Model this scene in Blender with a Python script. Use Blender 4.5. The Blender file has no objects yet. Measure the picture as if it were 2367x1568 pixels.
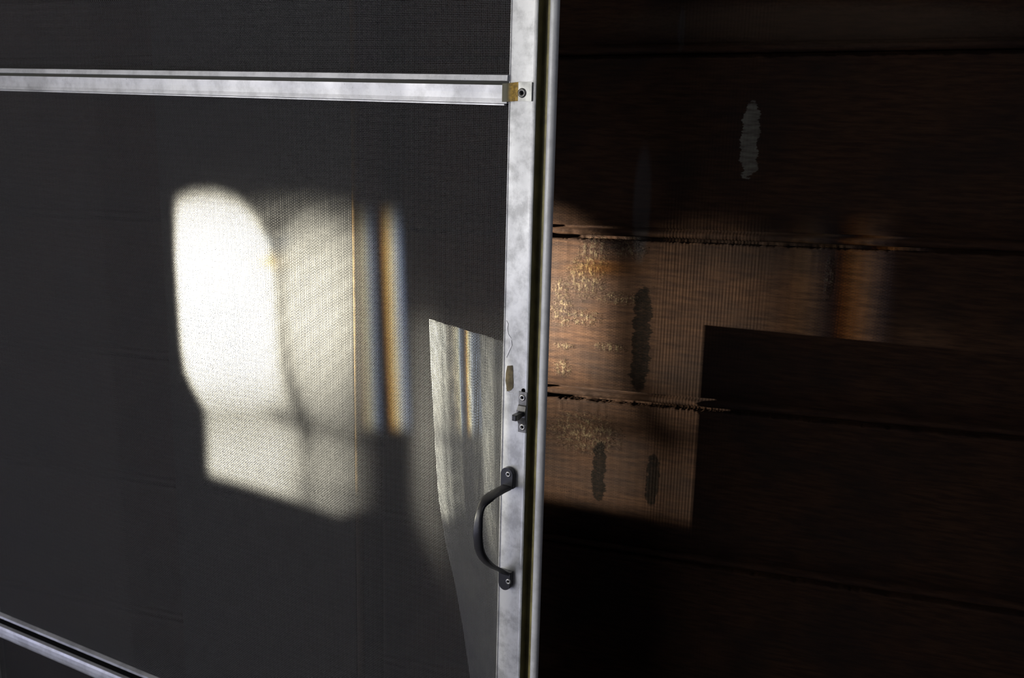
import bpy, bmesh, math, random
import numpy as np
from mathutils import Vector, Matrix, noise
random.seed(4)
S = bpy.context.scene
COL = S.collection

# ------------------------------------------------------------------ geometry of the view
F, CX, CY = 2390.0, 1183.5, 784.0
PITCH = math.atan(565 / F); ROLL = math.radians(1.38)
FW = np.array([0, math.cos(PITCH), -math.sin(PITCH)])
RT0 = np.array([1.0, 0, 0]); UP0 = np.cross(RT0, FW)
RT = RT0 * math.cos(ROLL) + UP0 * math.sin(ROLL)
UP = UP0 * math.cos(ROLL) - RT0 * math.sin(ROLL)
EYE = np.array([0, 0, 1.45])
def ray(x, y): return FW * F + RT * (x - CX) - UP * (y - CY)
def proj(P):
    d = P - EYE; w = d @ FW
    return CX + F * (d @ RT) / w, CY - F * (d @ UP) / w

class Frame:
    """a standing plane in the place: origin, local X along it (to the right), Y into depth, Z up"""
    def __init__(s, o, yaw):
        a = math.radians(yaw); s.a = -a; s.o = np.array(o, float)
        s.X = np.array([math.cos(a), -math.sin(a), 0]); s.Y = np.array([math.sin(a), math.cos(a), 0])
    def hit(s, px, py, y=0.0):
        r = ray(px, py); o = s.o + s.Y * y
        return EYE + r * (((o - EYE) @ s.Y) / (r @ s.Y))
    def loc(s, px, py, y=0.0):
        p = s.hit(px, py, y) - s.o
        return float(p @ s.X), float(p[2])
    def world(s, x, y, z): return s.o + s.X * x + s.Y * y + np.array([0, 0, z])

r0 = ray(1213, 784); P0 = EYE + r0 * (1.17 / F)
D = Frame([P0[0], P0[1], 0.0], 29.5)                         # plane of the screen door
GAP = 0.19
W_YAW = 20.0
aw = math.radians(W_YAW)
W = Frame(np.array([P0[0], P0[1], 0]) + np.array([math.sin(aw), math.cos(aw), 0]) * GAP, W_YAW)   # plank wall
K = Frame(D.world(0, 0.016, 0), 45.0)                        # sheet hanging behind the screen
SUN_FROM = K.hit(990, 738); SUN_TO = W.hit(1635, 752)
SD = SUN_TO - SUN_FROM; SD /= np.linalg.norm(SD)             # direction sunlight travels

# ------------------------------------------------------------------ camera, world, sun, exposure
cam = bpy.data.cameras.new('camera'); co = bpy.data.objects.new('camera', cam); COL.objects.link(co)
cam.sensor_width = 36; cam.lens = 36 * F / 2367; cam.clip_start = .02
co.matrix_world = Matrix(((RT[0], UP[0], -FW[0], EYE[0]), (RT[1], UP[1], -FW[1], EYE[1]), (RT[2], UP[2], -FW[2], EYE[2]), (0, 0, 0, 1)))
cam.dof.use_dof = True; cam.dof.focus_distance = 1.22; cam.dof.aperture_fstop = 9
S.camera = co
S.view_settings.view_transform = 'Standard'; S.view_settings.look = 'None'
S.view_settings.gamma = 1; S.view_settings.exposure = 0.0; S.view_settings.use_curve_mapping = False
wd = bpy.data.worlds.new('sky'); S.world = wd; wd.use_nodes = True
bg = wd.node_tree.nodes['Background']; bg.inputs[0].default_value = (0.62, 0.68, 1.0, 1); bg.inputs[1].default_value = 0.03
S.cycles.transparent_max_bounces = 16
sl = bpy.data.lights.new('sun', 'SUN'); sl.energy = 790; sl.angle = math.radians(0.22); sl.color = (1.0, .97, .83)
so = bpy.data.objects.new('sun', sl); COL.objects.link(so)
so.rotation_euler = Vector(SD).to_track_quat('-Z', 'Y').to_euler()
def area(name, loc, target, sx, sy, energy, color):
    l = bpy.data.lights.new(name, 'AREA'); l.shape = 'RECTANGLE'; l.size = sx; l.size_y = sy; l.energy = energy; l.color = color
    o = bpy.data.objects.new(name, l); COL.objects.link(o); o.location = loc
    o.rotation_euler = (Vector(target) - Vector(loc)).to_track_quat('-Z', 'Y').to_euler(); return o
GD = 2.0
_c = D.hit(850, 800) - SD * GD
G = Frame([_c[0], _c[1], 0], math.degrees(math.atan2(SD[0], SD[1])))      # side wall with the old window, square to the sun
def glow(name, gx, z, sx, sz, energy, color):
    p = G.world(gx, .12, z); q = p + G.Y
    return area(name, p, q, sx, sz, energy, color)
glow('warm_side_fill', 1.45, 1.35, 1.9, 1.1, 24, (1.0, .985, .95))  # added fill lamp before the closed wall, brightens stile and rails
glow('low_sky_fill', .95, .46, 2.9, .85, 10, (.70, .73, 1.0))  # added bluish fill standing in for low sky, lifts the lower metal
area('front_fill', (0.40, 0.0, 2.1), (0.02, 1.15, 1.35), .6, .5, 1.5, (.86, .89, 1.0))  # unseen frontal lamp, added to brighten the bead and screen

# ------------------------------------------------------------------ helpers
def link(name, me, mat=None, parent=None, smooth=False):
    o = bpy.data.objects.new(name, me); COL.objects.link(o)
    if mat: me.materials.append(mat)
    if parent: o.parent = parent
    if smooth: me.polygons.foreach_set('use_smooth', [True] * len(me.polygons))
    return o
def from_np(name, V, Q, n, mat, parent, smooth=False, kind=None):
    """V (N,3), Q (M,n) polygons of n corners"""
    me = bpy.data.meshes.new(name); V = np.asarray(V, np.float32); Q = np.asarray(Q, np.int32)
    me.vertices.add(len(V)); me.vertices.foreach_set('co', V.ravel())
    me.loops.add(Q.size); me.loops.foreach_set('vertex_index', Q.ravel())
    me.polygons.add(len(Q)); me.polygons.foreach_set('loop_start', np.arange(0, Q.size, n, dtype=np.int32))
    me.update(calc_edges=True); me.validate()
    o = link(name, me, mat, parent, smooth)
    if kind: o['kind'] = kind
    return o
def empty(name, loc=(0, 0, 0), rz=0.0):
    o = bpy.data.objects.new(name, None); COL.objects.link(o); o.location = loc; o.rotation_euler = (0, 0, rz); o.empty_display_size = .1
    return o
def bm_obj(name, bm, mat, parent=None, bevel=0, smooth=False, segs=2):
    if bevel:
        bmesh.ops.bevel(bm, geom=[e for e in bm.edges if len(e.link_faces) == 2 and e.calc_face_angle(0) > .6], offset=bevel, segments=segs, affect='EDGES', profile=.5)
    bmesh.ops.recalc_face_normals(bm, faces=bm.faces)
    me = bpy.data.meshes.new(name); bm.to_mesh(me); bm.free()
    return link(name, me, mat, parent, smooth)
def box(bm, x0, x1, y0, y1, z0, z1):
    v = [bm.verts.new(c) for c in ((x0, y0, z0), (x1, y0, z0), (x1, y1, z0), (x0, y1, z0), (x0, y0, z1), (x1, y0, z1), (x1, y1, z1), (x0, y1, z1))]
    for f in ((0, 3, 2, 1), (4, 5, 6, 7), (0, 1, 5, 4), (1, 2, 6, 5), (2, 3, 7, 6), (3, 0, 4, 7)): bm.faces.new([v[i] for i in f])
def box_obj(name, b, mat, parent=None, bevel=0):
    bm = bmesh.new(); box(bm, *b); return bm_obj(name, bm, mat, parent, bevel)
def sweep(bm, rings, closed=True, caps=True):
    vs = [[bm.verts.new(p) for p in r] for r in rings]; n = len(vs[0])
    for a, b in zip(vs, vs[1:]):
        for i in range(n if closed else n - 1):
            j = (i + 1) % n; bm.faces.new((a[i], a[j], b[j], b[i]))
    if caps and closed: bm.faces.new(vs[0][::-1]); bm.faces.new(vs[-1])
    return vs
def prism(name, outline, y0, y1, mat, parent, bevel=0, smooth=False):
    """outline in (x, z), extruded from y0 to y1"""
    bm = bmesh.new(); sweep(bm, [[(x, y0, z) for x, z in outline], [(x, y1, z) for x, z in outline]])
    return bm_obj(name, bm, mat, parent, bevel, smooth)
def pl(xs, ys): return lambda v: float(np.interp(v, xs, ys))
def sst(a, b, x):
    t = np.clip((np.asarray(x, float) - a) / (b - a), 0, 1); return t * t * (3 - 2 * t)

# ------------------------------------------------------------------ materials
class NT:
    def __init__(s, name):
        m = bpy.data.materials.new(name); m.use_nodes = True; s.m = m; s.t = m.node_tree; s.N = s.t.nodes
        s.b = s.N['Principled BSDF']; s.out = s.N['Material Output']
        s.co = s.n('ShaderNodeTexCoord').outputs['Object']
    def n(s, ty, **k):
        x = s.N.new(ty)
        for a, v in k.items(): setattr(x, a, v)
        return x
    def set(s, sock, v):
        if isinstance(v, bpy.types.NodeSocket): s.t.links.new(v, sock)
        else: sock.default_value = v
    def math(s, op, a, b=0.0, clamp=False):
        x = s.n('ShaderNodeMath', operation=op); x.use_clamp = clamp; s.set(x.inputs[0], a); s.set(x.inputs[1], b); return x.outputs[0]
    def noise(s, scale, detail=4, rough=.55, sc=(1, 1, 1), off=(0, 0, 0), co=None):
        mp = s.n('ShaderNodeMapping'); s.set(mp.inputs[0], co or s.co); mp.inputs['Scale'].default_value = sc; mp.inputs['Location'].default_value = off
        x = s.n('ShaderNodeTexNoise'); s.set(x.inputs['Vector'], mp.outputs[0]); x.inputs['Scale'].default_value = scale
        x.inputs['Detail'].default_value = detail; x.inputs['Roughness'].default_value = rough; return x.outputs['Fac']
    def ramp(s, f, a, b, lo=0.0, hi=1.0):
        x = s.n('ShaderNodeMapRange'); x.interpolation_type = 'SMOOTHSTEP'; s.set(x.inputs[0], f)
        for i, v in zip((1, 2, 3, 4), (a, b, lo, hi)): x.inputs[i].default_value = v
        return x.outputs[0]
    def mix(s, f, a, b):
        x = s.n('ShaderNodeMix', data_type='RGBA'); s.set(x.inputs[0], f)
        for i, v in ((6, a), (7, b)):
            s.set(x.inputs[i], v if isinstance(v, bpy.types.NodeSocket) else (*v, 1))
        return x.outputs[2]
    def bump(s, h, strength=.5, dist=.001, nrm=None):
        x = s.n('ShaderNodeBump'); x.inputs['Strength'].default_value = strength; x.inputs['Distance'].default_value = dist; s.set(x.inputs['Height'], h)
        if nrm: s.set(x.inputs['Normal'], nrm)
        s.last = x.outputs[0]; s.set(s.b.inputs['Normal'], s.last); return s.last
    def base(s, c, rough=.5, metal=0.0, spec=.5):
        s.set(s.b.inputs['Base Color'], c if isinstance(c, bpy.types.NodeSocket) else (*c, 1))
        s.set(s.b.inputs['Roughness'], rough); s.b.inputs['Metallic'].default_value = metal; s.b.inputs['Specular IOR Level'].default_value = spec
    def sep(s):
        x = s.n('ShaderNodeSeparateXYZ'); s.set(x.inputs[0], s.co); return x.outputs
    def blob(s, cx, cz, rx, rz, warp=None, wa=0.0, lo=.6, hi=1.0, p=2, wander=None):
        """1 inside an ellipse (x, z in object coordinates), ragged by warp"""
        X, _, Z = s.sep()
        if wander is not None: X = s.math('ADD', X, s.math('MULTIPLY', s.math('SUBTRACT', wander, .5), rx * 2.2))
        a = s.math('DIVIDE', s.math('SUBTRACT', X, cx), rx); b = s.math('DIVIDE', s.math('SUBTRACT', Z, cz), rz)
        r = s.math('ADD', s.math('MULTIPLY', a, a), s.math('POWER', s.math('ABSOLUTE', b), float(p)))
        if warp is not None: r = s.math('ADD', r, s.math('MULTIPLY', s.math('SUBTRACT', warp, .5), wa))
        return s.ramp(r, lo, hi, 1.0, 0.0)

def m_alu(name, tint=(.80, .80, .81), metal=.55, rough=.45, dirt=.75):
    n = NT(name)
    a = n.noise(38, 6, .65); b = n.noise(420, 3, .6); c = n.noise(14, 3, .5, (1, 1, .35))
    f = n.math('MULTIPLY', n.ramp(a, .40, .68), dirt)
    col = n.mix(f, tint, tuple(v * .50 for v in tint))
    scr = n.noise(60, 3, .6, (5, 1, .5)); col = n.mix(n.math('MULTIPLY', n.math('LESS_THAN', n.math('ABSOLUTE', n.math('SUBTRACT', scr, .5)), .004), .5), col, (.9, .9, .9))
    spots = n.math('MULTIPLY', n.ramp(b, .64, .72), n.ramp(c, .45, .65))
    col = n.mix(n.math('MULTIPLY', spots, .7), col, (.16, .15, .13))
    n.base(col, rough, metal); n.set(n.b.inputs['Roughness'], n.ramp(c, .3, .7, rough - .08, rough + .14))
    n.bump(n.noise(260, 4, .6), .25, .0004); return n.m
ALU = m_alu('weathered_aluminium'); ALU_BEAD = m_alu('dull_bead_aluminium', (.88, .88, .89), .1, .5, .4); ALU_RAIL = m_alu('rail_aluminium', (.72, .72, .76), .55, .42, .5)
def plain(name, c, rough=.5, metal=0.0, spec=.5, bs=0, bsc=300, var=.0):
    n = NT(name)
    if var: c = n.mix(n.ramp(n.noise(60, 4), .35, .65), tuple(v * (1 - var) for v in c), tuple(min(1, v * (1 + var)) for v in c))
    n.base(c, rough, metal, spec)
    if bs: n.bump(n.noise(bsc, 3), bs, .0005)
    return n.m
OLIVE = plain('olive_weatherstrip', (.30, .26, .10), .42, 0, .5, .2, 200, .25)
OLIVE_D = plain('dark_olive_channel', (.085, .073, .030), .5, 0, .4, .2, 200, .25)
BLACK = plain('black_cast_metal', (.03, .029, .035), .30, .0, .6, .25, 900)
LATCH = plain('worn_dark_steel', (.17, .165, .16), .38, .7, .5, .2, 500, .35)
SCREW = plain('zinc_rivet', (.55, .54, .52), .3, .8)
HOLE = plain('drilled_hole_black', (.006, .006, .006), .9, 0, 0)
GROOVE = plain('grimy_spline', (.055, .055, .045), .6, 0, .4, .2, 300)
BRACKET = plain('bracket_steel', (.36, .36, .35), .36, .7, .5, .3, 400, .25)
WIRE = plain('grey_screen_wire', (.155, .152, .160), .42, 0.0, .6)
GLUE = plain('dried_glue', (.20, .155, .075), .6, 0, .4, .9, 500, .5)
TRIMP = plain('dull_painted_trim', (.022, .021, .021), .8, 0, .03, .3, 120, .10)
BEAD = plain('varnished_edge_bead', (.034, .022, .011), .7, 0, .0, .2, 200, .2)
n = NT('stained_bracket_bend'); f = n.noise(330, 4, .6)
_x = D.loc(1198, 215, -.002)[0]
n.base(n.mix(n.ramp(n.sep()[0], _x - .013, _x - .007), (.14, .13, .085), n.mix(n.ramp(f, .35, .65), (.28, .17, .03), (.60, .37, .06))), .45, .2); n.bump(f, .5, .0004); GOLD = n.m

# sheet: half diffuse, half translucent cloth
n = NT('pale_cloth'); n.N.remove(n.b)
d = n.n('ShaderNodeBsdfDiffuse'); tr = n.n('ShaderNodeBsdfTranslucent'); mx = n.n('ShaderNodeMixShader'); mx.inputs[0].default_value = .35
cc = n.mix(n.ramp(n.noise(25, 3), .35, .65), (.31, .31, .315), (.255, .26, .275)); n.set(d.inputs[0], cc); n.set(tr.inputs[0], cc)
n.set(mx.inputs[1], d.outputs[0]); n.set(mx.inputs[2], tr.outputs[0]); n.set(n.out.inputs[0], mx.outputs[0]); CLOTH = n.m

# wall boards
def wl(px, py): return W.loc(px, py)
def m_board():
    n = NT('dark_weathered_board')
    g = n.noise(26, 6, .62, (1, 1, 9)); big = n.noise(7, 3, .5, (1, 1, 1.6)); fine = n.noise(300, 4, .6, (1, 1, 3.5)); rag = n.noise(150, 5, .65, (1, 1, 2.6))
    col = n.mix(n.ramp(g, .30, .72), (.0125, .0070, .0055), (.0285, .0148, .0094))
    col = n.mix(n.math('MULTIPLY', n.ramp(big, .42, .66), .5), col, (.0088, .0070, .0070))
    def bl(x, y, w, h, wa=1.2, **k):
        cx, cz = wl(x, y); x2, _ = wl(x + w, y); _, z2 = wl(x, y + h)
        return n.blob(cx, cz, abs(x2 - cx), abs(z2 - cz), rag, wa, **k)
    wan = n.noise(85, 5, .7, (.12, 1, 1)); 
    # peeled, paler patches with cracked relief
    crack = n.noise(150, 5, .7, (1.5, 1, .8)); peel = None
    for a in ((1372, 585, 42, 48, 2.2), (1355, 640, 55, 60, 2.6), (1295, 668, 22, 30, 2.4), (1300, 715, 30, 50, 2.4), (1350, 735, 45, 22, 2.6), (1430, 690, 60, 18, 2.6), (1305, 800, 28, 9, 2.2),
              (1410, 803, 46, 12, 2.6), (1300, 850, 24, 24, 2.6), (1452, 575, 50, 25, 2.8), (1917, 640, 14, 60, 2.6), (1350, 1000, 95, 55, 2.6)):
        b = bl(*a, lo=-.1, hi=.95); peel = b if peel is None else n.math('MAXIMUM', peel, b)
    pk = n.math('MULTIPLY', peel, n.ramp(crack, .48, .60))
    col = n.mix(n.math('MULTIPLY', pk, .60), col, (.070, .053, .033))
    tb = bl(1900, 55, 620, 62, 1.0, lo=.1, hi=1.1); col = n.mix(n.math('MULTIPLY', tb, .45), col, (.050, .036, .026))
    # pale and dark runs, stains with their own outline; first dark one also paints in a shadow gap
    lt = bl(1734, 325, 22, 92, 1.3, lo=.8, hi=1.0, p=3, wander=wan)
    col = n.mix(n.math('MULTIPLY', lt, n.ramp(n.noise(120, 4, .6, (.2, 1, 1.2)), .35, .6, .35, .9)), col, (.085, .082, .072))
    lt2 = n.math('MAXIMUM', bl(1484, 470, 24, 150, .6, lo=.3, hi=1.1), bl(1575, 70, 10, 60, .8, lo=.2, hi=1.1))
    col = n.mix(n.math('MULTIPLY', lt2, .5), col, (.034, .032, .034))
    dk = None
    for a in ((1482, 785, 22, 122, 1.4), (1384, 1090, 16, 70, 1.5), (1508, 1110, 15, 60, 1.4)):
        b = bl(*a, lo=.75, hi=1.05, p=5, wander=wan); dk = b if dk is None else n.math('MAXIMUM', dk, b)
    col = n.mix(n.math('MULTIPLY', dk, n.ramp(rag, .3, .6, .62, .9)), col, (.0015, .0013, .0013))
    n.base(col, .75, 0, .02)
    n1 = n.bump(fine, .22, .0008)
    # stripes of the sunlight imitated as fine upright ridges over one stretch
    X, _, Z = n.sep(); kx0, kx1 = wl(1500, 700)[0], wl(1540, 700)[0]; kx2, kx3 = wl(1730, 700)[0], wl(1800, 700)[0]
    kp = (wl(1640, 700)[0] - wl(1580, 700)[0]) / 7.9
    km = n.math('MULTIPLY', n.ramp(X, kx0, kx1), n.ramp(X, kx2, kx3, 1.0, 0.0)); km = n.math('MULTIPLY', km, n.ramp(n.noise(30, 3), .3, .6, .35, 1.0))
    n2 = n.bump(n.math('MULTIPLY', n.math('SINE', n.math('MULTIPLY', X, 2 * math.pi / kp)), km), .40, .00022, n1)
    h = n.math('MULTIPLY', peel, crack); n.bump(h, .9, .0028, n2)
    return n.m
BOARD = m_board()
FLOORM = plain('porch_floor_paint', (.07, .07, .072), .6, 0, .3, .3, 60, .2)
WALLP = plain('porch_wall_paint', (.05, .045, .04), .7, 0, .3, .3, 60, .2)

# ------------------------------------------------------------------ setting: plank wall behind
wall = empty('wall_back', W.o, W.a); wall['kind'] = 'structure'
def seam(a, b):
    (xa, za), (xb, zb) = wl(*a), wl(*b); k = (zb - za) / (xb - xa)
    return lambda s: za + k * (s - xa)
s1 = seam((1289, 133), (2363, 117)); s2 = seam((1274, 545), (2005, 574)); s3 = seam((1261, 913), (2240, 1005)); s4 = seam((1383, 1273), (2264, 1406))
sp = .235
seams = [lambda s, k=k: s1(s) + sp * k for k in range(6, 0, -1)] + [s1, s2, s3, s4] + [lambda s, k=k: s4(s) - sp * k for k in range(1, 3)]
def board(zt, zb, fine, hi=True):
    x0, x1 = -2.0, 1.9
    if fine: X = np.concatenate([np.arange(x0, -.02, .03), np.arange(-.02, .42, .0018), np.arange(.42, .95, .005), np.arange(.95, x1, .04)])
    else: X = np.arange(x0, x1, .04)
    rows = []   # (z as function, y)
    for k, s in enumerate(X):
        T, B = zt(s), zb(s); am = .0016 if fine else 0
        r = noise.noise(Vector((s * 260, T * 3, 0))) * am + noise.noise(Vector((s * 60, T * 3, 5))) * am
        r = max(r, -.0006) if hi else r * .5
        top = T - .0022 - r * .9
        q = noise.noise(Vector((s * 90, B * 7, 2))) * am * .45
        bz = B + .0008 + q * .3
        rr = [(T + .0035, .0115), (top - .0005, .0105), (top, .0015), (top - .0012, -.0004 - abs(r) * .5), (top - .004, 0)]
        m = 6 if fine else 2
        for i in range(1, m): rr.append((top - .004 + (bz + .0145 - top + .004) * i / m, 0))
        rr += [(bz + .0145, 0), (bz + .0136, .0052), (bz + .0112, .0056), (bz + .0100, .0008), (bz + .0070, -.0009 + q), (bz + .0040, -.0001 + q), (bz + .0018, .0030), (bz + .0008, .0090), (bz + .0070, .0095), (bz + .0070, .0205), (T + .0035, .0205)]
        rows.append([(s, y, z) for z, y in rr])
    V = np.array(rows).reshape(-1, 3); nr = len(rows[0]); nx = len(X)
    i, j = np.meshgrid(np.arange(nx - 1), np.arange(nr), indexing='ij'); j2 = (j + 1) % nr
    Q = np.stack([i * nr + j, (i + 1) * nr + j, (i + 1) * nr + j2, i * nr + j2], -1).reshape(-1, 4)
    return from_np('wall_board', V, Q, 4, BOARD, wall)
for i in range(len(seams) - 1):
    if seams[i + 1](0) < 0.0: seams[i + 1] = lambda s: 0.004 + 0 * s
    board(seams[i], seams[i + 1], 5 <= i <= 9)
    if seams[i + 1](0) < .01: break
zl = seams[i + 1](0)
if zl > .02: board(seams[i + 1], lambda s: .004, False)
box_obj('sheathing', (-2.0, 1.95, .021, .06, 0, 2.75), HOLE, wall)

# broad painted casing behind the screen, with a varnished bead along its edge
tr1 = empty('trim_1', W.world(0, 0, 0), W.a); tr1['kind'] = 'structure'
TD = .069                                                    # the casing stands well proud of the boards
xa, _ = W.loc(378, 600, -TD); xb, _ = W.loc(813, 600, -TD); xc, _ = W.loc(828, 600, -TD)
TT = wl(1289, 133)[1] + .6
bm = bmesh.new(); box(bm, xa, xb, -TD, -.0015, 0, TT); box(bm, xb, xc - .0006, -TD + .006, -.0015, 0, TT)
bm_obj('casing_board', bm, TRIMP, tr1)
bm = bmesh.new(); c0 = (xb + xc) / 2; rr = (xc - xb) / 2
prof = [(c0 + rr * math.cos(t), -TD + .004 - rr * 1.2 * math.sin(t)) for t in np.linspace(0, math.pi, 13)] + [(xb + .0002, -TD + .007), (xc, -TD + .007)]
sweep(bm, [[(x, y, 0.0) for x, y in prof], [(x, y, TT) for x, y in prof]]); bm_obj('edge_bead', bm, BEAD, tr1)

# ------------------------------------------------------------------ setting: floor, ceiling, side wall with the old window
fl = box_obj('floor', (-3.2, 2.6, -2.6, 3.2, -.12, 0), FLOORM); fl['kind'] = 'structure'
def on_g(px, py):
    P = D.hit(px, py); t = ((P - G.o) @ G.Y) / (SD @ G.Y); Q = P - SD * t - G.o; return float(Q @ G.X), float(Q[2])
cs = [on_g(a, b) for a in (350, 1470) for b in (380, 1640)]
gx0, gx1 = min(c[0] for c in cs), max(c[0] for c in cs); gz0, gz1 = min(c[1] for c in cs), max(c[1] for c in cs)
wlft = empty('wall_left', G.o, G.a); wlft['kind'] = 'structure'
HZ = 2.75; x_l, x_r = -1.2, 3.2
for nm, b in (('wall_panel', (x_l, gx0, 0, .05, 0, HZ)), ('wall_panel', (gx1, x_r, 0, .05, 0, HZ)), ('wall_panel', (gx0, gx1, 0, .05, 0, gz0)), ('wall_panel', (gx0, gx1, 0, .05, gz1, HZ))):
    box_obj(nm, b, WALLP, wlft)
cl = box_obj('ceiling', (-3.2, 2.6, -2.6, 3.2, HZ + .01, HZ + .13), WALLP); cl['kind'] = 'structure'

# gobo: sun patches, shadow gaps and rainbow strips painted into the pane's transmission
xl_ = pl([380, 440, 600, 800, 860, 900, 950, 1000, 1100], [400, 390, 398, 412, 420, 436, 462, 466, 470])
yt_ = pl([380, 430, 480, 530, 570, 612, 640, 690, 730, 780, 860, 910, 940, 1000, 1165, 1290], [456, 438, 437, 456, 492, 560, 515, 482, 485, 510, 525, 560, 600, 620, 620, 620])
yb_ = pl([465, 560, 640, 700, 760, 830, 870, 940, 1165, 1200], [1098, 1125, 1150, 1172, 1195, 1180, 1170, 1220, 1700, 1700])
def sun_pattern(x, y):
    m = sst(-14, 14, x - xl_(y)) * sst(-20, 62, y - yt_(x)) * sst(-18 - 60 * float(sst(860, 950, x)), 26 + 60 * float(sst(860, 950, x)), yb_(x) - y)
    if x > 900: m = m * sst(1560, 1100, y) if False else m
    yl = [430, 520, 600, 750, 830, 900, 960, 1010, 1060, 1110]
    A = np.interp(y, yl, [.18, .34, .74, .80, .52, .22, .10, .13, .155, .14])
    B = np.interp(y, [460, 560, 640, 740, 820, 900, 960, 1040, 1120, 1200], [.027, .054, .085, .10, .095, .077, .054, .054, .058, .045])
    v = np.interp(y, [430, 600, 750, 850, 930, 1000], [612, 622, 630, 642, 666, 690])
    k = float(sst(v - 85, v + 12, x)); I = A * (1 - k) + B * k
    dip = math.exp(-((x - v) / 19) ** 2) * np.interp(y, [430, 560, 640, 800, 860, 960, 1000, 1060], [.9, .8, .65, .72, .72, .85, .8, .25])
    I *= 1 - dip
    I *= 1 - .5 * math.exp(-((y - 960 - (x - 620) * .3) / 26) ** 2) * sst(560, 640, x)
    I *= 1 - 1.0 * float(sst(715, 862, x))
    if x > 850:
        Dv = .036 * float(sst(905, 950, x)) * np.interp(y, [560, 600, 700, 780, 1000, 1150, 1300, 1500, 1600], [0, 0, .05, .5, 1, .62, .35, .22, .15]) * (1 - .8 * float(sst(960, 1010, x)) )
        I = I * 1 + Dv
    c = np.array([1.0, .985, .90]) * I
    # warm and bluish glints painted into the notch
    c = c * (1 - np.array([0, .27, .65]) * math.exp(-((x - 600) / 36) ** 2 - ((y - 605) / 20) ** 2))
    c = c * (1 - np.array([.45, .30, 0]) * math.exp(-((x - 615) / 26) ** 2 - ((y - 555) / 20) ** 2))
    # rainbow light painted as narrow colour strips, leaning with height
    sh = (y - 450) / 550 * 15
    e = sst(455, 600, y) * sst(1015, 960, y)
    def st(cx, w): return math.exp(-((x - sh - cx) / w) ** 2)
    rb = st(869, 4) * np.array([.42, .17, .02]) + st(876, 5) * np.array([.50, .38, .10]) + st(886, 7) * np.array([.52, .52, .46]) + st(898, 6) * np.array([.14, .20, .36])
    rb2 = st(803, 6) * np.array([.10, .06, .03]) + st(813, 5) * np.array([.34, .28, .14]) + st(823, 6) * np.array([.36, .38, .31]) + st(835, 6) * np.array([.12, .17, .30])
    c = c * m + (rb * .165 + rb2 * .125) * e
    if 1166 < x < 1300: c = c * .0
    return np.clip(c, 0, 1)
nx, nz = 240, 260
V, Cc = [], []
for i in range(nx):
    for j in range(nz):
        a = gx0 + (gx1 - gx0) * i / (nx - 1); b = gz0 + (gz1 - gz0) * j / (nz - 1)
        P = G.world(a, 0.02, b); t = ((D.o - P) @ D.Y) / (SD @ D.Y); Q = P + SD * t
        px, py = proj(Q); V.append((a, .02 + .0008 * math.sin(a * 40) * math.sin(b * 33), b)); Cc.append(sun_pattern(px, py))
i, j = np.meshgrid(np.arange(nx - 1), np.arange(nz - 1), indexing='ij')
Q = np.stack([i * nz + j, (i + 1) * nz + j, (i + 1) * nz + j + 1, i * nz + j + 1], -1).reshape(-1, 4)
n = NT('sun_pattern_gobo'); n.N.remove(n.b); at = n.n('ShaderNodeAttribute'); at.attribute_name = 'sun_pattern'
tb = n.n('ShaderNodeBsdfTransparent'); n.set(tb.inputs[0], at.outputs['Color']); n.set(n.out.inputs[0], tb.outputs[0]); GOBO = n.m
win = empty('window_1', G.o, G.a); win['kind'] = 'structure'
go = from_np('gobo_pane', V, Q, 4, GOBO, win)  # unseen pane, added to shape the sunlight with its painted pattern
ca = go.data.color_attributes.new('sun_pattern', 'FLOAT_COLOR', 'POINT')
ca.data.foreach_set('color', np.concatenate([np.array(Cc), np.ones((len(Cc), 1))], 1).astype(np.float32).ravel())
t_ = .012
for nm, b in (('window_frame', (gx0 - .05, gx0 + t_, -.015, .06, gz0 - .05, gz1 + .05)), ('window_frame', (gx1 - t_, gx1 + .05, -.015, .06, gz0 - .05, gz1 + .05)),
              ('window_frame', (gx0 + t_, gx1 - t_, -.015, .06, gz1 - t_, gz1 + .05)), ('window_sill', (gx0 + t_, gx1 - t_, -.03, .06, gz0 - .05, gz0 + t_))):
    box_obj(nm, b, TRIMP, win, .002)

# ------------------------------------------------------------------ the screen door
door = empty('screen_door', D.o, D.a)
door['label'] = 'weathered aluminium screen door with grey mesh, crossbar and black pull handle'; door['category'] = 'screen door'; door['kind'] = 'thing'
DW = 1.09; DT = 2.05; DB = .015
sx0 = D.loc(1168, 784)[0]                                    # inner edge of the lock stile
sx1 = 0.0
sx1 = D.loc(1223, 784)[0]
# stile face with a thin raised inner lip
prof = [(sx0 - .0022, .004), (sx0 - .0022, -.0004), (sx0 - .0017, -.0009), (sx0 - .0010, -.0009), (sx0 - .0007, 0), (sx0 + .004, .0), (sx1 - .004, 0), (sx1 - .0016, -.0007), (sx1, -.0003), (sx1, .012), (sx0 - .0015, .012)]
bm = bmesh.new(); sweep(bm, [[(x, y, z) for x, y in prof] for z in (DB, DT)]); bm_obj('lock_stile', bm, ALU, door)
gx = D.loc(1249, 784, .006)[0]; ex = D.loc(1264, 784, .003)[0]
gm = sx1 + (gx - sx1) * .55
prof = [(sx1 + .0001, .0006), (sx1 + .0007, .0006), (sx1 + .0007, .0105), (gm, .0105), (gm + .001, .0125), (sx1 + .0001, .0125)]
bm = bmesh.new(); sweep(bm, [[(x, y, z) for x, y in prof] for z in (DB, DT)]); bm_obj('channel', bm, OLIVE_D, door)
prof = [(gm, .0115), (gm + .0008, .0085), (gm + .0022, .0072), (gx - .001, .0068), (gx + .001, .0068), (gx + .001, .0125), (gm, .0125)]
bm = bmesh.new(); sweep(bm, [[(x, y, z) for x, y in prof] for z in (DB, DT)]); bm_obj('weatherstrip', bm, OLIVE, door)
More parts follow.
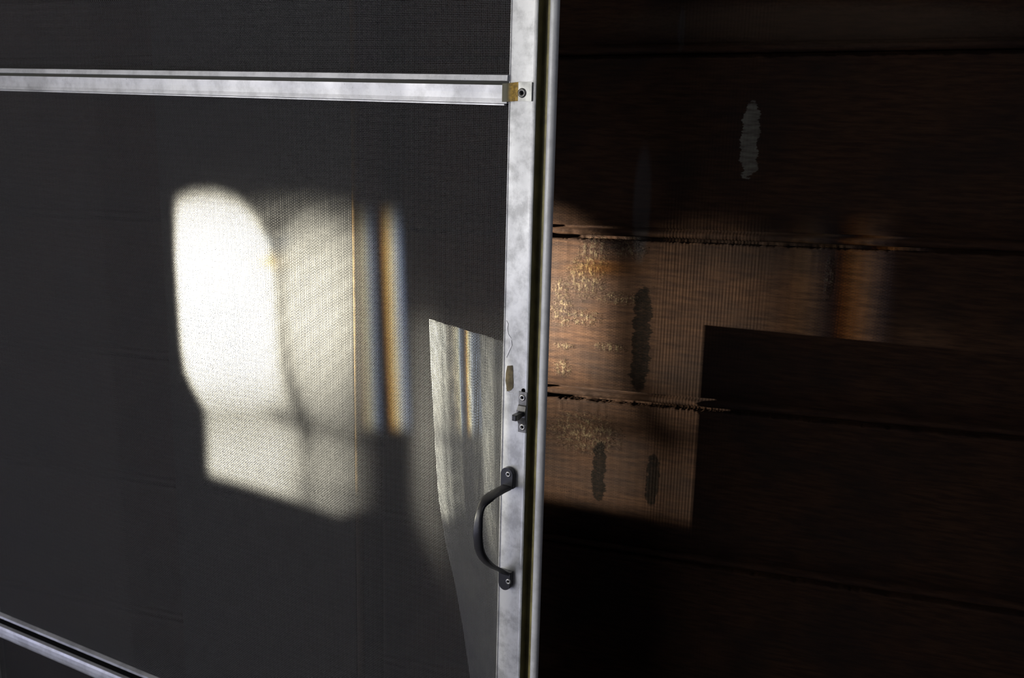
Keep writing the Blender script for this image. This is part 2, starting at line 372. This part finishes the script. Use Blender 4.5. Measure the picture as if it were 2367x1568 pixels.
rr = (ex - gx) / 2; cx = (ex + gx) / 2
prof = [(cx + rr * math.cos(t), .0065 - rr * .8 * math.sin(t)) for t in np.linspace(math.pi, 0, 25)] + [(cx + rr, .0085), (cx - rr, .0125)]
bm = bmesh.new(); sweep(bm, [[(x, y, z) for x, y in prof] for z in (DB, DT)]); o = bm_obj('edge_bead', bm, ALU_BEAD, door, smooth=False)
# hinge stile, top rail (outside the picture)
box_obj('hinge_stile', (-DW, -DW + .035, 0, .014, DB, DT), ALU, door, .001)
box_obj('top_rail', (-DW + .035, sx0 - .003, 0, .014, DT - .04, DT), ALU, door, .001)
box_obj('foot_rail', (-DW + .035, sx0 - .003, 0, .014, DB, DB + .06), ALU, door, .001)
for hz in (.3, 1.75):
    bm = bmesh.new(); bmesh.ops.create_cone(bm, cap_ends=True, segments=16, radius1=.006, radius2=.006, depth=.07, matrix=Matrix.Translation((-DW - .005, .006, hz))); bm_obj('hinge', bm, LATCH, door)

# rails: profile of (z offset in px measured at the right end, y); placed by their lines on the door plane
def rail(name, line, prof_z, ys, x_end, mat, x_start=-DW + .035, round_end=False):
    (xa, za), (xb, zb) = D.loc(*line[0]), D.loc(*line[1]); k = (zb - za) / (xb - xa); zf = lambda x: za + k * (x - xa)
    bm = bmesh.new(); sweep(bm, [[(x, y, zf(x) - dz) for dz, y in zip(prof_z, ys)] for x in (x_start, x_end)])
    return bm_obj(name, bm, mat, door), zf
px1 = D.loc(1170, 300)[0] - D.loc(1169, 300)[0]
mm = .001
xe = D.loc(1176, 190)[0]
line = ((0, 157), (1175, 172))
zt_ = D.loc(1165, 172)[1]; q = lambda y: zt_ - D.loc(1165, y)[1]
xr = sx0 - .0035
rail('crossbar_ledge', line, [0, q(174), q(187), q(188), q(188), 0], [.004, -.0035, -.0045, -.003, .004, .006], xr + .001, ALU_RAIL)
rail('crossbar_spline', line, [q(187), q(197), q(197), q(187)], [.0012, .0008, .004, .004], xr, GROOVE)
rail('crossbar', line, [q(196), q(197), q(203), q(214), q(228), q(237.5), q(239), q(239), q(196)], [.003, -.003, -.0028, -.0023, -.0022, -.0027, -.0027, .005, .005], xr, ALU_RAIL)
rail('crossbar_lip', line, [q(239.5), q(240.5), q(244), q(244.5), q(239.5)], [.003, -.001, -.001, .003, .004], xr - .004, ALU_RAIL)
# lower rail
line = ((0, 1419), (359, 1568))
zt0 = D.loc(0, 1419)[1]; q = lambda y: zt0 - D.loc(0, y)[1]
rail('lower_rail_bead', line, [0, q(1421), q(1426), q(1428), q(1428), 0], [.003, -.003, -.003, 0, .004, .004], xr, ALU_RAIL)
rail('lower_rail_spline', line, [q(1428), q(1444), q(1444), q(1428)], [.0028, .0028, .005, .005], xr, HOLE)
rail('lower_rail', line, [q(1444), q(1445), q(1450), q(1458), q(1466), q(1471), q(1472), q(1472), q(1444)], [.003, -.003, -.0042, -.0046, -.004, -.002, .001, .006, .006], xr, ALU_RAIL)

# woven screen: warp and weft wires, over and under each other where the photograph shows the weave
def sag(x, z):
    zc = D.loc(1100, 1250)[1]
    return .0045 + .004 * np.exp(-((x + .09) / .12) ** 2 - ((z - zc) / .30) ** 2) + .0006 * np.sin(x * 11 + z * 5)
PX, PZ, RW = .00200, .00180, .00027
xR = sx0 - .001; xW = -.70; zlo, zhi = D.loc(350, 1590)[1], D.loc(1180, -30)[1]
NX = int((DW - .03 + xR) / PX); NZ0 = int((DT - .03 - (DB + .05)) / PZ); z00 = DB + .05
tri = [(0.0, -1.0), (.87, .5), (-.87, .5)]
def wires(name, paths):
    """paths: list of (points (n,3), axis) -> thin three-sided wires"""
    Vs, Qs, off = [], [], 0
    for P, ax in paths:
        nP = len(P); R = np.zeros((nP, 3, 3))
        for k, (a, b) in enumerate(tri):
            R[:, k] = P; R[:, k, 0 if ax == 'z' else 2] += a * RW if False else b * RW; R[:, k, 1] += a * RW
        Vs.append(R.reshape(-1, 3)); i = np.arange(nP - 1)[:, None] * 3; k = np.arange(3)[None]; k2 = (k + 1) % 3
        Qs.append(np.stack([i + k, i + 3 + k, i + 3 + k2, i + k2], -1).reshape(-1, 4) + off); off += nP * 3
    return from_np(name, np.concatenate(Vs), np.concatenate(Qs), 4, WIRE, door, smooth=False, kind='stuff')
iz = np.arange(NZ0); zs = z00 + iz * PZ; ixs = np.arange(NX); xs = xR - ixs * PX
paths = []
AMP = RW * 1.1
fin = (zs > zlo) & (zs < zhi)
for i, x in enumerate(xs):
    if x > xW:
        zz = zs[fin]; y = sag(x, zz) + AMP * np.where((iz[fin] + i) % 2 == 0, 1, -1)
        zz = np.concatenate([[z00], zz, [DT - .03]]); y = np.concatenate([[.005], y, [.005]])
    else:
        zz = np.linspace(z00, DT - .03, 24); y = sag(x, zz)
    jx = .00012 * math.sin(i * 1.7) + .00008 * math.sin(i * .31)
    paths.append((np.stack([np.full(len(zz), x + jx), y, zz], 1), 'z'))
for jn, z in enumerate(zs):
    jz = .0001 * math.sin(jn * 1.3) + .00008 * math.sin(jn * .27)
    if fin[jn]:
        sel = xs > xW; xx = xs[sel]; y = sag(xx, z) - AMP * np.where((jn + ixs[sel]) % 2 == 0, 1, -1)
        xl = np.linspace(xW - .01, -DW + .03, 8); xx = np.concatenate([xx, xl]); y = np.concatenate([y, sag(xl, z)])
    else:
        xx = np.linspace(xR, -DW + .03, 12); y = sag(xx, z) * 0 + .005
    paths.append((np.stack([xx, y, np.full(len(xx), z + jz)], 1), 'x'))
wires('screen_mesh', paths)

# bracket joining crossbar and stile
def L(px, py, y=0.0): return D.loc(px, py, y)
bx0 = L(1198, 215, -.002)[0]; bx1 = L(1229, 215, -.002)[0]
z1 = L(1215, 190, -.002)[1]; z0 = L(1215, 234, -.002)[1]
brk = box_obj('corner_bracket', (bx0, bx1, -.0022, -.0006, z0, z1), BRACKET, door, .0003)
bxl = L(1164, 215, -.002)[0]
pts = [(bx0, -.0022), (bx0 - .003, -.0026), (bx0 - .008, -.0036), (bx0 - .013, -.0046), (bxl, -.0052)]
zoff = [0, .0002, .0008, .0014, .0016]
bm = bmesh.new(); sweep(bm, [[(x, y, z0 - o_ * .9), (x, y, z1 - o_ * 1.2), (x, y + .0014, z1 - o_ * 1.2), (x, y + .0014, z0 - o_ * .9)] for (x, y), o_ in zip(pts, zoff)])
bend = bm_obj('bracket_bend', bm, GOLD, brk); bend['label'] = 'ochre stained bend of the bracket'
def rivet(x, z, y, r, parent, h=.0012, name='rivet'):
    """domed ring with a dark centre hole"""
    bm = bmesh.new(); pr = [(r, 0), (r * .97, -h * .5), (r * .8, -h), (r * .55, -h), (r * .40, -h * .6), (r * .34, -h * .1)]
    rings = [[(x + rad * math.cos(t), y + yy, z + rad * math.sin(t)) for t in np.linspace(0, 2 * math.pi, 24, endpoint=False)] for rad, yy in pr]
    sweep(bm, rings, caps=False); o = bm_obj(name, bm, SCREW, parent, smooth=True)
    bm = bmesh.new(); bmesh.ops.create_circle(bm, cap_ends=True, segments=16, radius=r * .38, matrix=Matrix.Translation((x, y - h * .12, z)) @ Matrix.Rotation(math.pi / 2, 4, 'X'))
    sweep(bm, [[(x + rad * math.cos(t), y + yy, z + rad * math.sin(t)) for t in np.linspace(0, 2 * math.pi, 16, endpoint=False)] for rad, yy in ((r * .38, -h * .12), (r * .38, .0002))], caps=False)
    me = bpy.data.meshes.new('rivet_core'); bm.to_mesh(me); bm.free()
    b2 = bmesh.new(); b2.from_mesh(o.data); nf = len(b2.faces); b2.from_mesh(me)
    b2.faces.ensure_lookup_table()
    for f in b2.faces[nf:]: f.material_index = 1
    b2.to_mesh(o.data); b2.free(); o.data.materials.append(HOLE); return o
x, z = L(1207, 215, -.002); rivet(x, z, -.0022, .0052, brk).data.materials[0] = LATCH

# pull handle: cast strap with two feet
hx = L(1178, 1097)[0]; hw = .0086
zt1, zt0_ = L(1178, 1078)[1], L(1178, 1124)[1]; zb1, zb0 = L(1178, 1318)[1], L(1178, 1361)[1]
han = None
bm = bmesh.new()
def foot(za, zb, up_end):
    pts = []
    R_ = hw
    if up_end:
        pts = [(hx - hw, zb), (hx + hw, zb)] + [(hx + R_ * math.cos(t), za - R_ + R_ * math.sin(t)) for t in np.linspace(0, math.pi, 14)]
    else:
        pts = [(hx + hw, za), (hx - hw, za)] + [(hx + R_ * math.cos(t), zb + R_ + R_ * math.sin(t)) for t in np.linspace(math.pi, 2 * math.pi, 14)]
    sweep(bm, [[(x, -.0005, z) for x, z in pts], [(x, -.0062, z) for x, z in pts], [(hx + (x - hx) * .9, -.0070, z) for x, z in pts]])
foot(zt1, zt0_, True); foot(zb1, zb0, False)
# grip path in (y, z)
zm = (zt0_ + zb1) / 2; hh = (zt0_ - zb1) / 2
def on_x(px, py):
    r = ray(px, py); o = D.world(hx, 0, 0); t = ((o - EYE) @ D.X) / (r @ D.X); p = EYE + r * t - D.o
    return float(p @ D.Y), float(p[2]) - zm
path = [(-.003, hh + .003), (-.008, hh + .0002)] + [on_x(*p) for p in ((1153, 1137), (1131, 1151), (1116, 1168), (1109, 1188), (1106, 1212), (1105.5, 1240), (1109, 1268), (1119, 1290), (1136, 1306), (1156, 1316))] + [(-.008, -hh - .0002), (-.003, -hh - .003)]
print('handle path', [(round(a, 3), round(b, 3)) for a, b in path], hh)
def cat(P, k=6):
    P = [np.array(p) for p in P]; o = []
    for i in range(len(P) - 1):
        a, b, c, d = P[max(i - 1, 0)], P[i], P[i + 1], P[min(i + 2, len(P) - 1)]
        for t in np.arange(k) / k: o.append(.5 * ((2 * b) + (-a + c) * t + (2 * a - 5 * b + 4 * c - d) * t * t + (-a + 3 * b - 3 * c + d) * t ** 3))
    o.append(P[-1]); return o
pp = cat(path); rings = []
for i, p in enumerate(pp):
    tn = pp[min(i + 1, len(pp) - 1)] - pp[max(i - 1, 0)]; tn /= np.linalg.norm(tn); nr = np.array([-tn[1], tn[0]])  # (y,z) normal
    if nr[0] > 0 and abs(p[1]) < hh * .5: nr = -nr
    out = np.array([tn[1], -tn[0]])                       # points outward (to -y at the middle)
    u = min(1, abs(p[1]) / hh); w = hw * (.68 - .16 * math.exp(-((u - .85) / .22) ** 2) + .30 * max(0, (u - .9) / .1) ** 2); th = .0040 * (1 - .35 * u)
    ring = []
    for t in np.linspace(0, 2 * math.pi, 14, endpoint=False):
        c, s_ = math.cos(t), math.sin(t); sx = abs(c) ** .5 * (1 if c > 0 else -1); sy = abs(s_) ** .8 * (1 if s_ > 0 else -1)
        d_ = out * (sy * th * (1.15 if s_ > 0 else .55)); ring.append((hx + sx * w, p[0] + d_[0], zm + p[1] + d_[1]))
    rings.append(ring)
sweep(bm, rings)
han = bm_obj('pull_handle', bm, BLACK, door, smooth=False); han['label'] = 'black pull handle'
han.data.polygons.foreach_set('use_smooth', [True] * len(han.data.polygons))
ed = han.modifiers.new('split', 'EDGE_SPLIT'); ed.split_angle = math.radians(40)
for py in (1097, 1345):
    x, z = L(1175, py, -.007); rivet(x, z, -.0070, .0036, han, .0010)

# latch: strap with two screws and a finger lever, the stray hole above
lx0, lx1 = L(1199, 950, -.001)[0], min(L(1217, 950, -.001)[0], sx1 + .0005)
lz1, lz0 = L(1208, 906, -.001)[1], L(1208, 1000, -.001)[1]; zmid = L(1208, 958, -.001)[1]
bm = bmesh.new(); ys = [(lz1, -.0016), (lz1 - .006, -.0018), (lz1 - .0155, -.0018), (zmid + .010, -.0030), (zmid + .005, -.0046), (zmid - .003, -.0046), (zmid - .008, -.0026), (lz0 + .010, -.0018), (lz0, -.0016)]
sweep(bm, [[(lx0 - (.0010 if abs(z - zmid) < .009 else 0), y, z), (lx1, y, z), (lx1, y + .0013, z), (lx0 - (.001 if abs(z - zmid) < .009 else 0), y + .0013, z)] for z, y in ys])
lat = bm_obj('latch', bm, LATCH, door, .0002); lat['label'] = 'small dark latch'
for py in (920, 988):
    x, z = L(1207.5, py, -.002); rivet(x, z, -.0017, .0040, lat, .0012, 'screw')
bm = bmesh.new(); lc = (lx0 + lx1) / 2
sweep(bm, [[(x, y, z + .0015 - t) for x, z in ((lc - w, zmid - hgt), (lc + w, zmid - hgt), (lc + w, zmid + hgt), (lc - w, zmid + hgt))] for y, w, hgt, t in ((-.003, .0030, .0030, 0), (-.008, .0028, .0026, .0005), (-.013, .0030, .0034, .001), (-.0205, .0028, .0034, .001), (-.0212, .0020, .0024, .001))])
bm_obj('finger_lever', bm, BLACK, lat, .0002)
x, z = L(1210, 903)
bm = bmesh.new(); bmesh.ops.create_cone(bm, cap_ends=True, segments=20, radius1=.0024, radius2=.0024, depth=.001, matrix=Matrix.Translation((x, -.0002, z)) @ Matrix.Rotation(math.pi / 2, 4, 'X')); bm_obj('screw_hole', bm, HOLE, door)
# dried glue where something was stuck on, pale rim of torn film round it
ol = [(1173, 846), (1185, 845), (1186, 858), (1186, 872), (1187, 884), (1186, 897), (1180, 903), (1172, 905), (1171, 893), (1169, 880), (1170, 862)]
prism('glue_residue', [L(a, b) for a, b in ol][::-1], -.0007, .0, GLUE, door)
for k, P in enumerate(([(1170, 898), (1176, 909), (1187, 910), (1187, 908.5), (1177, 907)], [(1170, 742), (1173, 750), (1171, 760), (1174, 775), (1181, 783), (1182, 782), (1175.5, 773), (1173, 760), (1175, 749), (1171, 741)], [(1181, 787), (1182, 798), (1175, 812), (1170, 826), (1171, 827), (1177, 813), (1183.5, 799), (1182.5, 787)])):
    prism('torn_film', [L(a, b) for a, b in P], -.0006, .0, SCREW, door)

# ------------------------------------------------------------------ pale sheet hanging behind the screen
lf = pl([738, 850, 950, 1050, 1150, 1250, 1350, 1450, 1568], [990, 994, 1000, 1005, 1012, 1027, 1050, 1068, 1085])
WE = W.hit(1636, 752); wn = np.array([SD[1], -SD[0], 0]); wn /= np.linalg.norm(wn)
def edge_pt(px, py):
    r = ray(px, py); return EYE + r * (((WE - EYE) @ wn) / (r @ wn))
na, nv = 60, 60
V = []
for j in range(nv + 1):
    v = j / nv
    if v <= .8:
        yl = 738 + (1568 - 738) * v / .8; yr = 805 + (1600 - 805) * v / .8
        Lp = edge_pt(lf(yl), yl); Rp = K.hit(1212, yr); Lb, Rb = Lp, Rp
    else:
        k = (v - .8) / .2; Lp = np.array([Lb[0], Lb[1], Lb[2] * (1 - k) + .003 * k]); Rp = np.array([Rb[0], Rb[1], Rb[2] * (1 - k) + .003 * k])
    if j in (0, 24, 48): print('sheet', j, (Lp - W.o) @ W.Y, (Rp - W.o) @ W.Y, (Rp - D.o) @ D.Y, (Lp - D.o) @ D.Y)
    for i in range(na + 1):
        a = i / na; P = Lp + (Rp - Lp) * a; u = a * 17
        f = .0016 * math.sin(u * 1.3 + 1.0 + .6 * math.sin(v * 4)) + .0009 * math.sin(u * 2.9 + .5) + .0004 * math.sin(u * 5 + v * 3)
        f *= (.75 + .5 * math.sin(v * 3.1)) * min(1, a * 8)
        q = P + K.Y * (f + .0012) - K.o
        V.append((float(q @ K.X), float(q @ K.Y), float(P[2]) + 0))
i, j = np.meshgrid(np.arange(na), np.arange(nv), indexing='ij'); w_ = na + 1
Q = np.stack([j * w_ + i, (j + 1) * w_ + i, (j + 1) * w_ + i + 1, j * w_ + i + 1], -1).reshape(-1, 4)
sh = from_np('hanging_sheet', V, Q, 4, CLOTH, None, smooth=True)
sh.location = K.o; sh.rotation_euler = (0, 0, K.a)
so_ = sh.modifiers.new('thickness', 'SOLIDIFY'); so_.thickness = .0004
sh['label'] = 'pale folded cloth hanging behind the mesh beside the black handle'; sh['category'] = 'cloth'
print('SUN', SD, 'window', gx0, gx1, gz0, gz1)
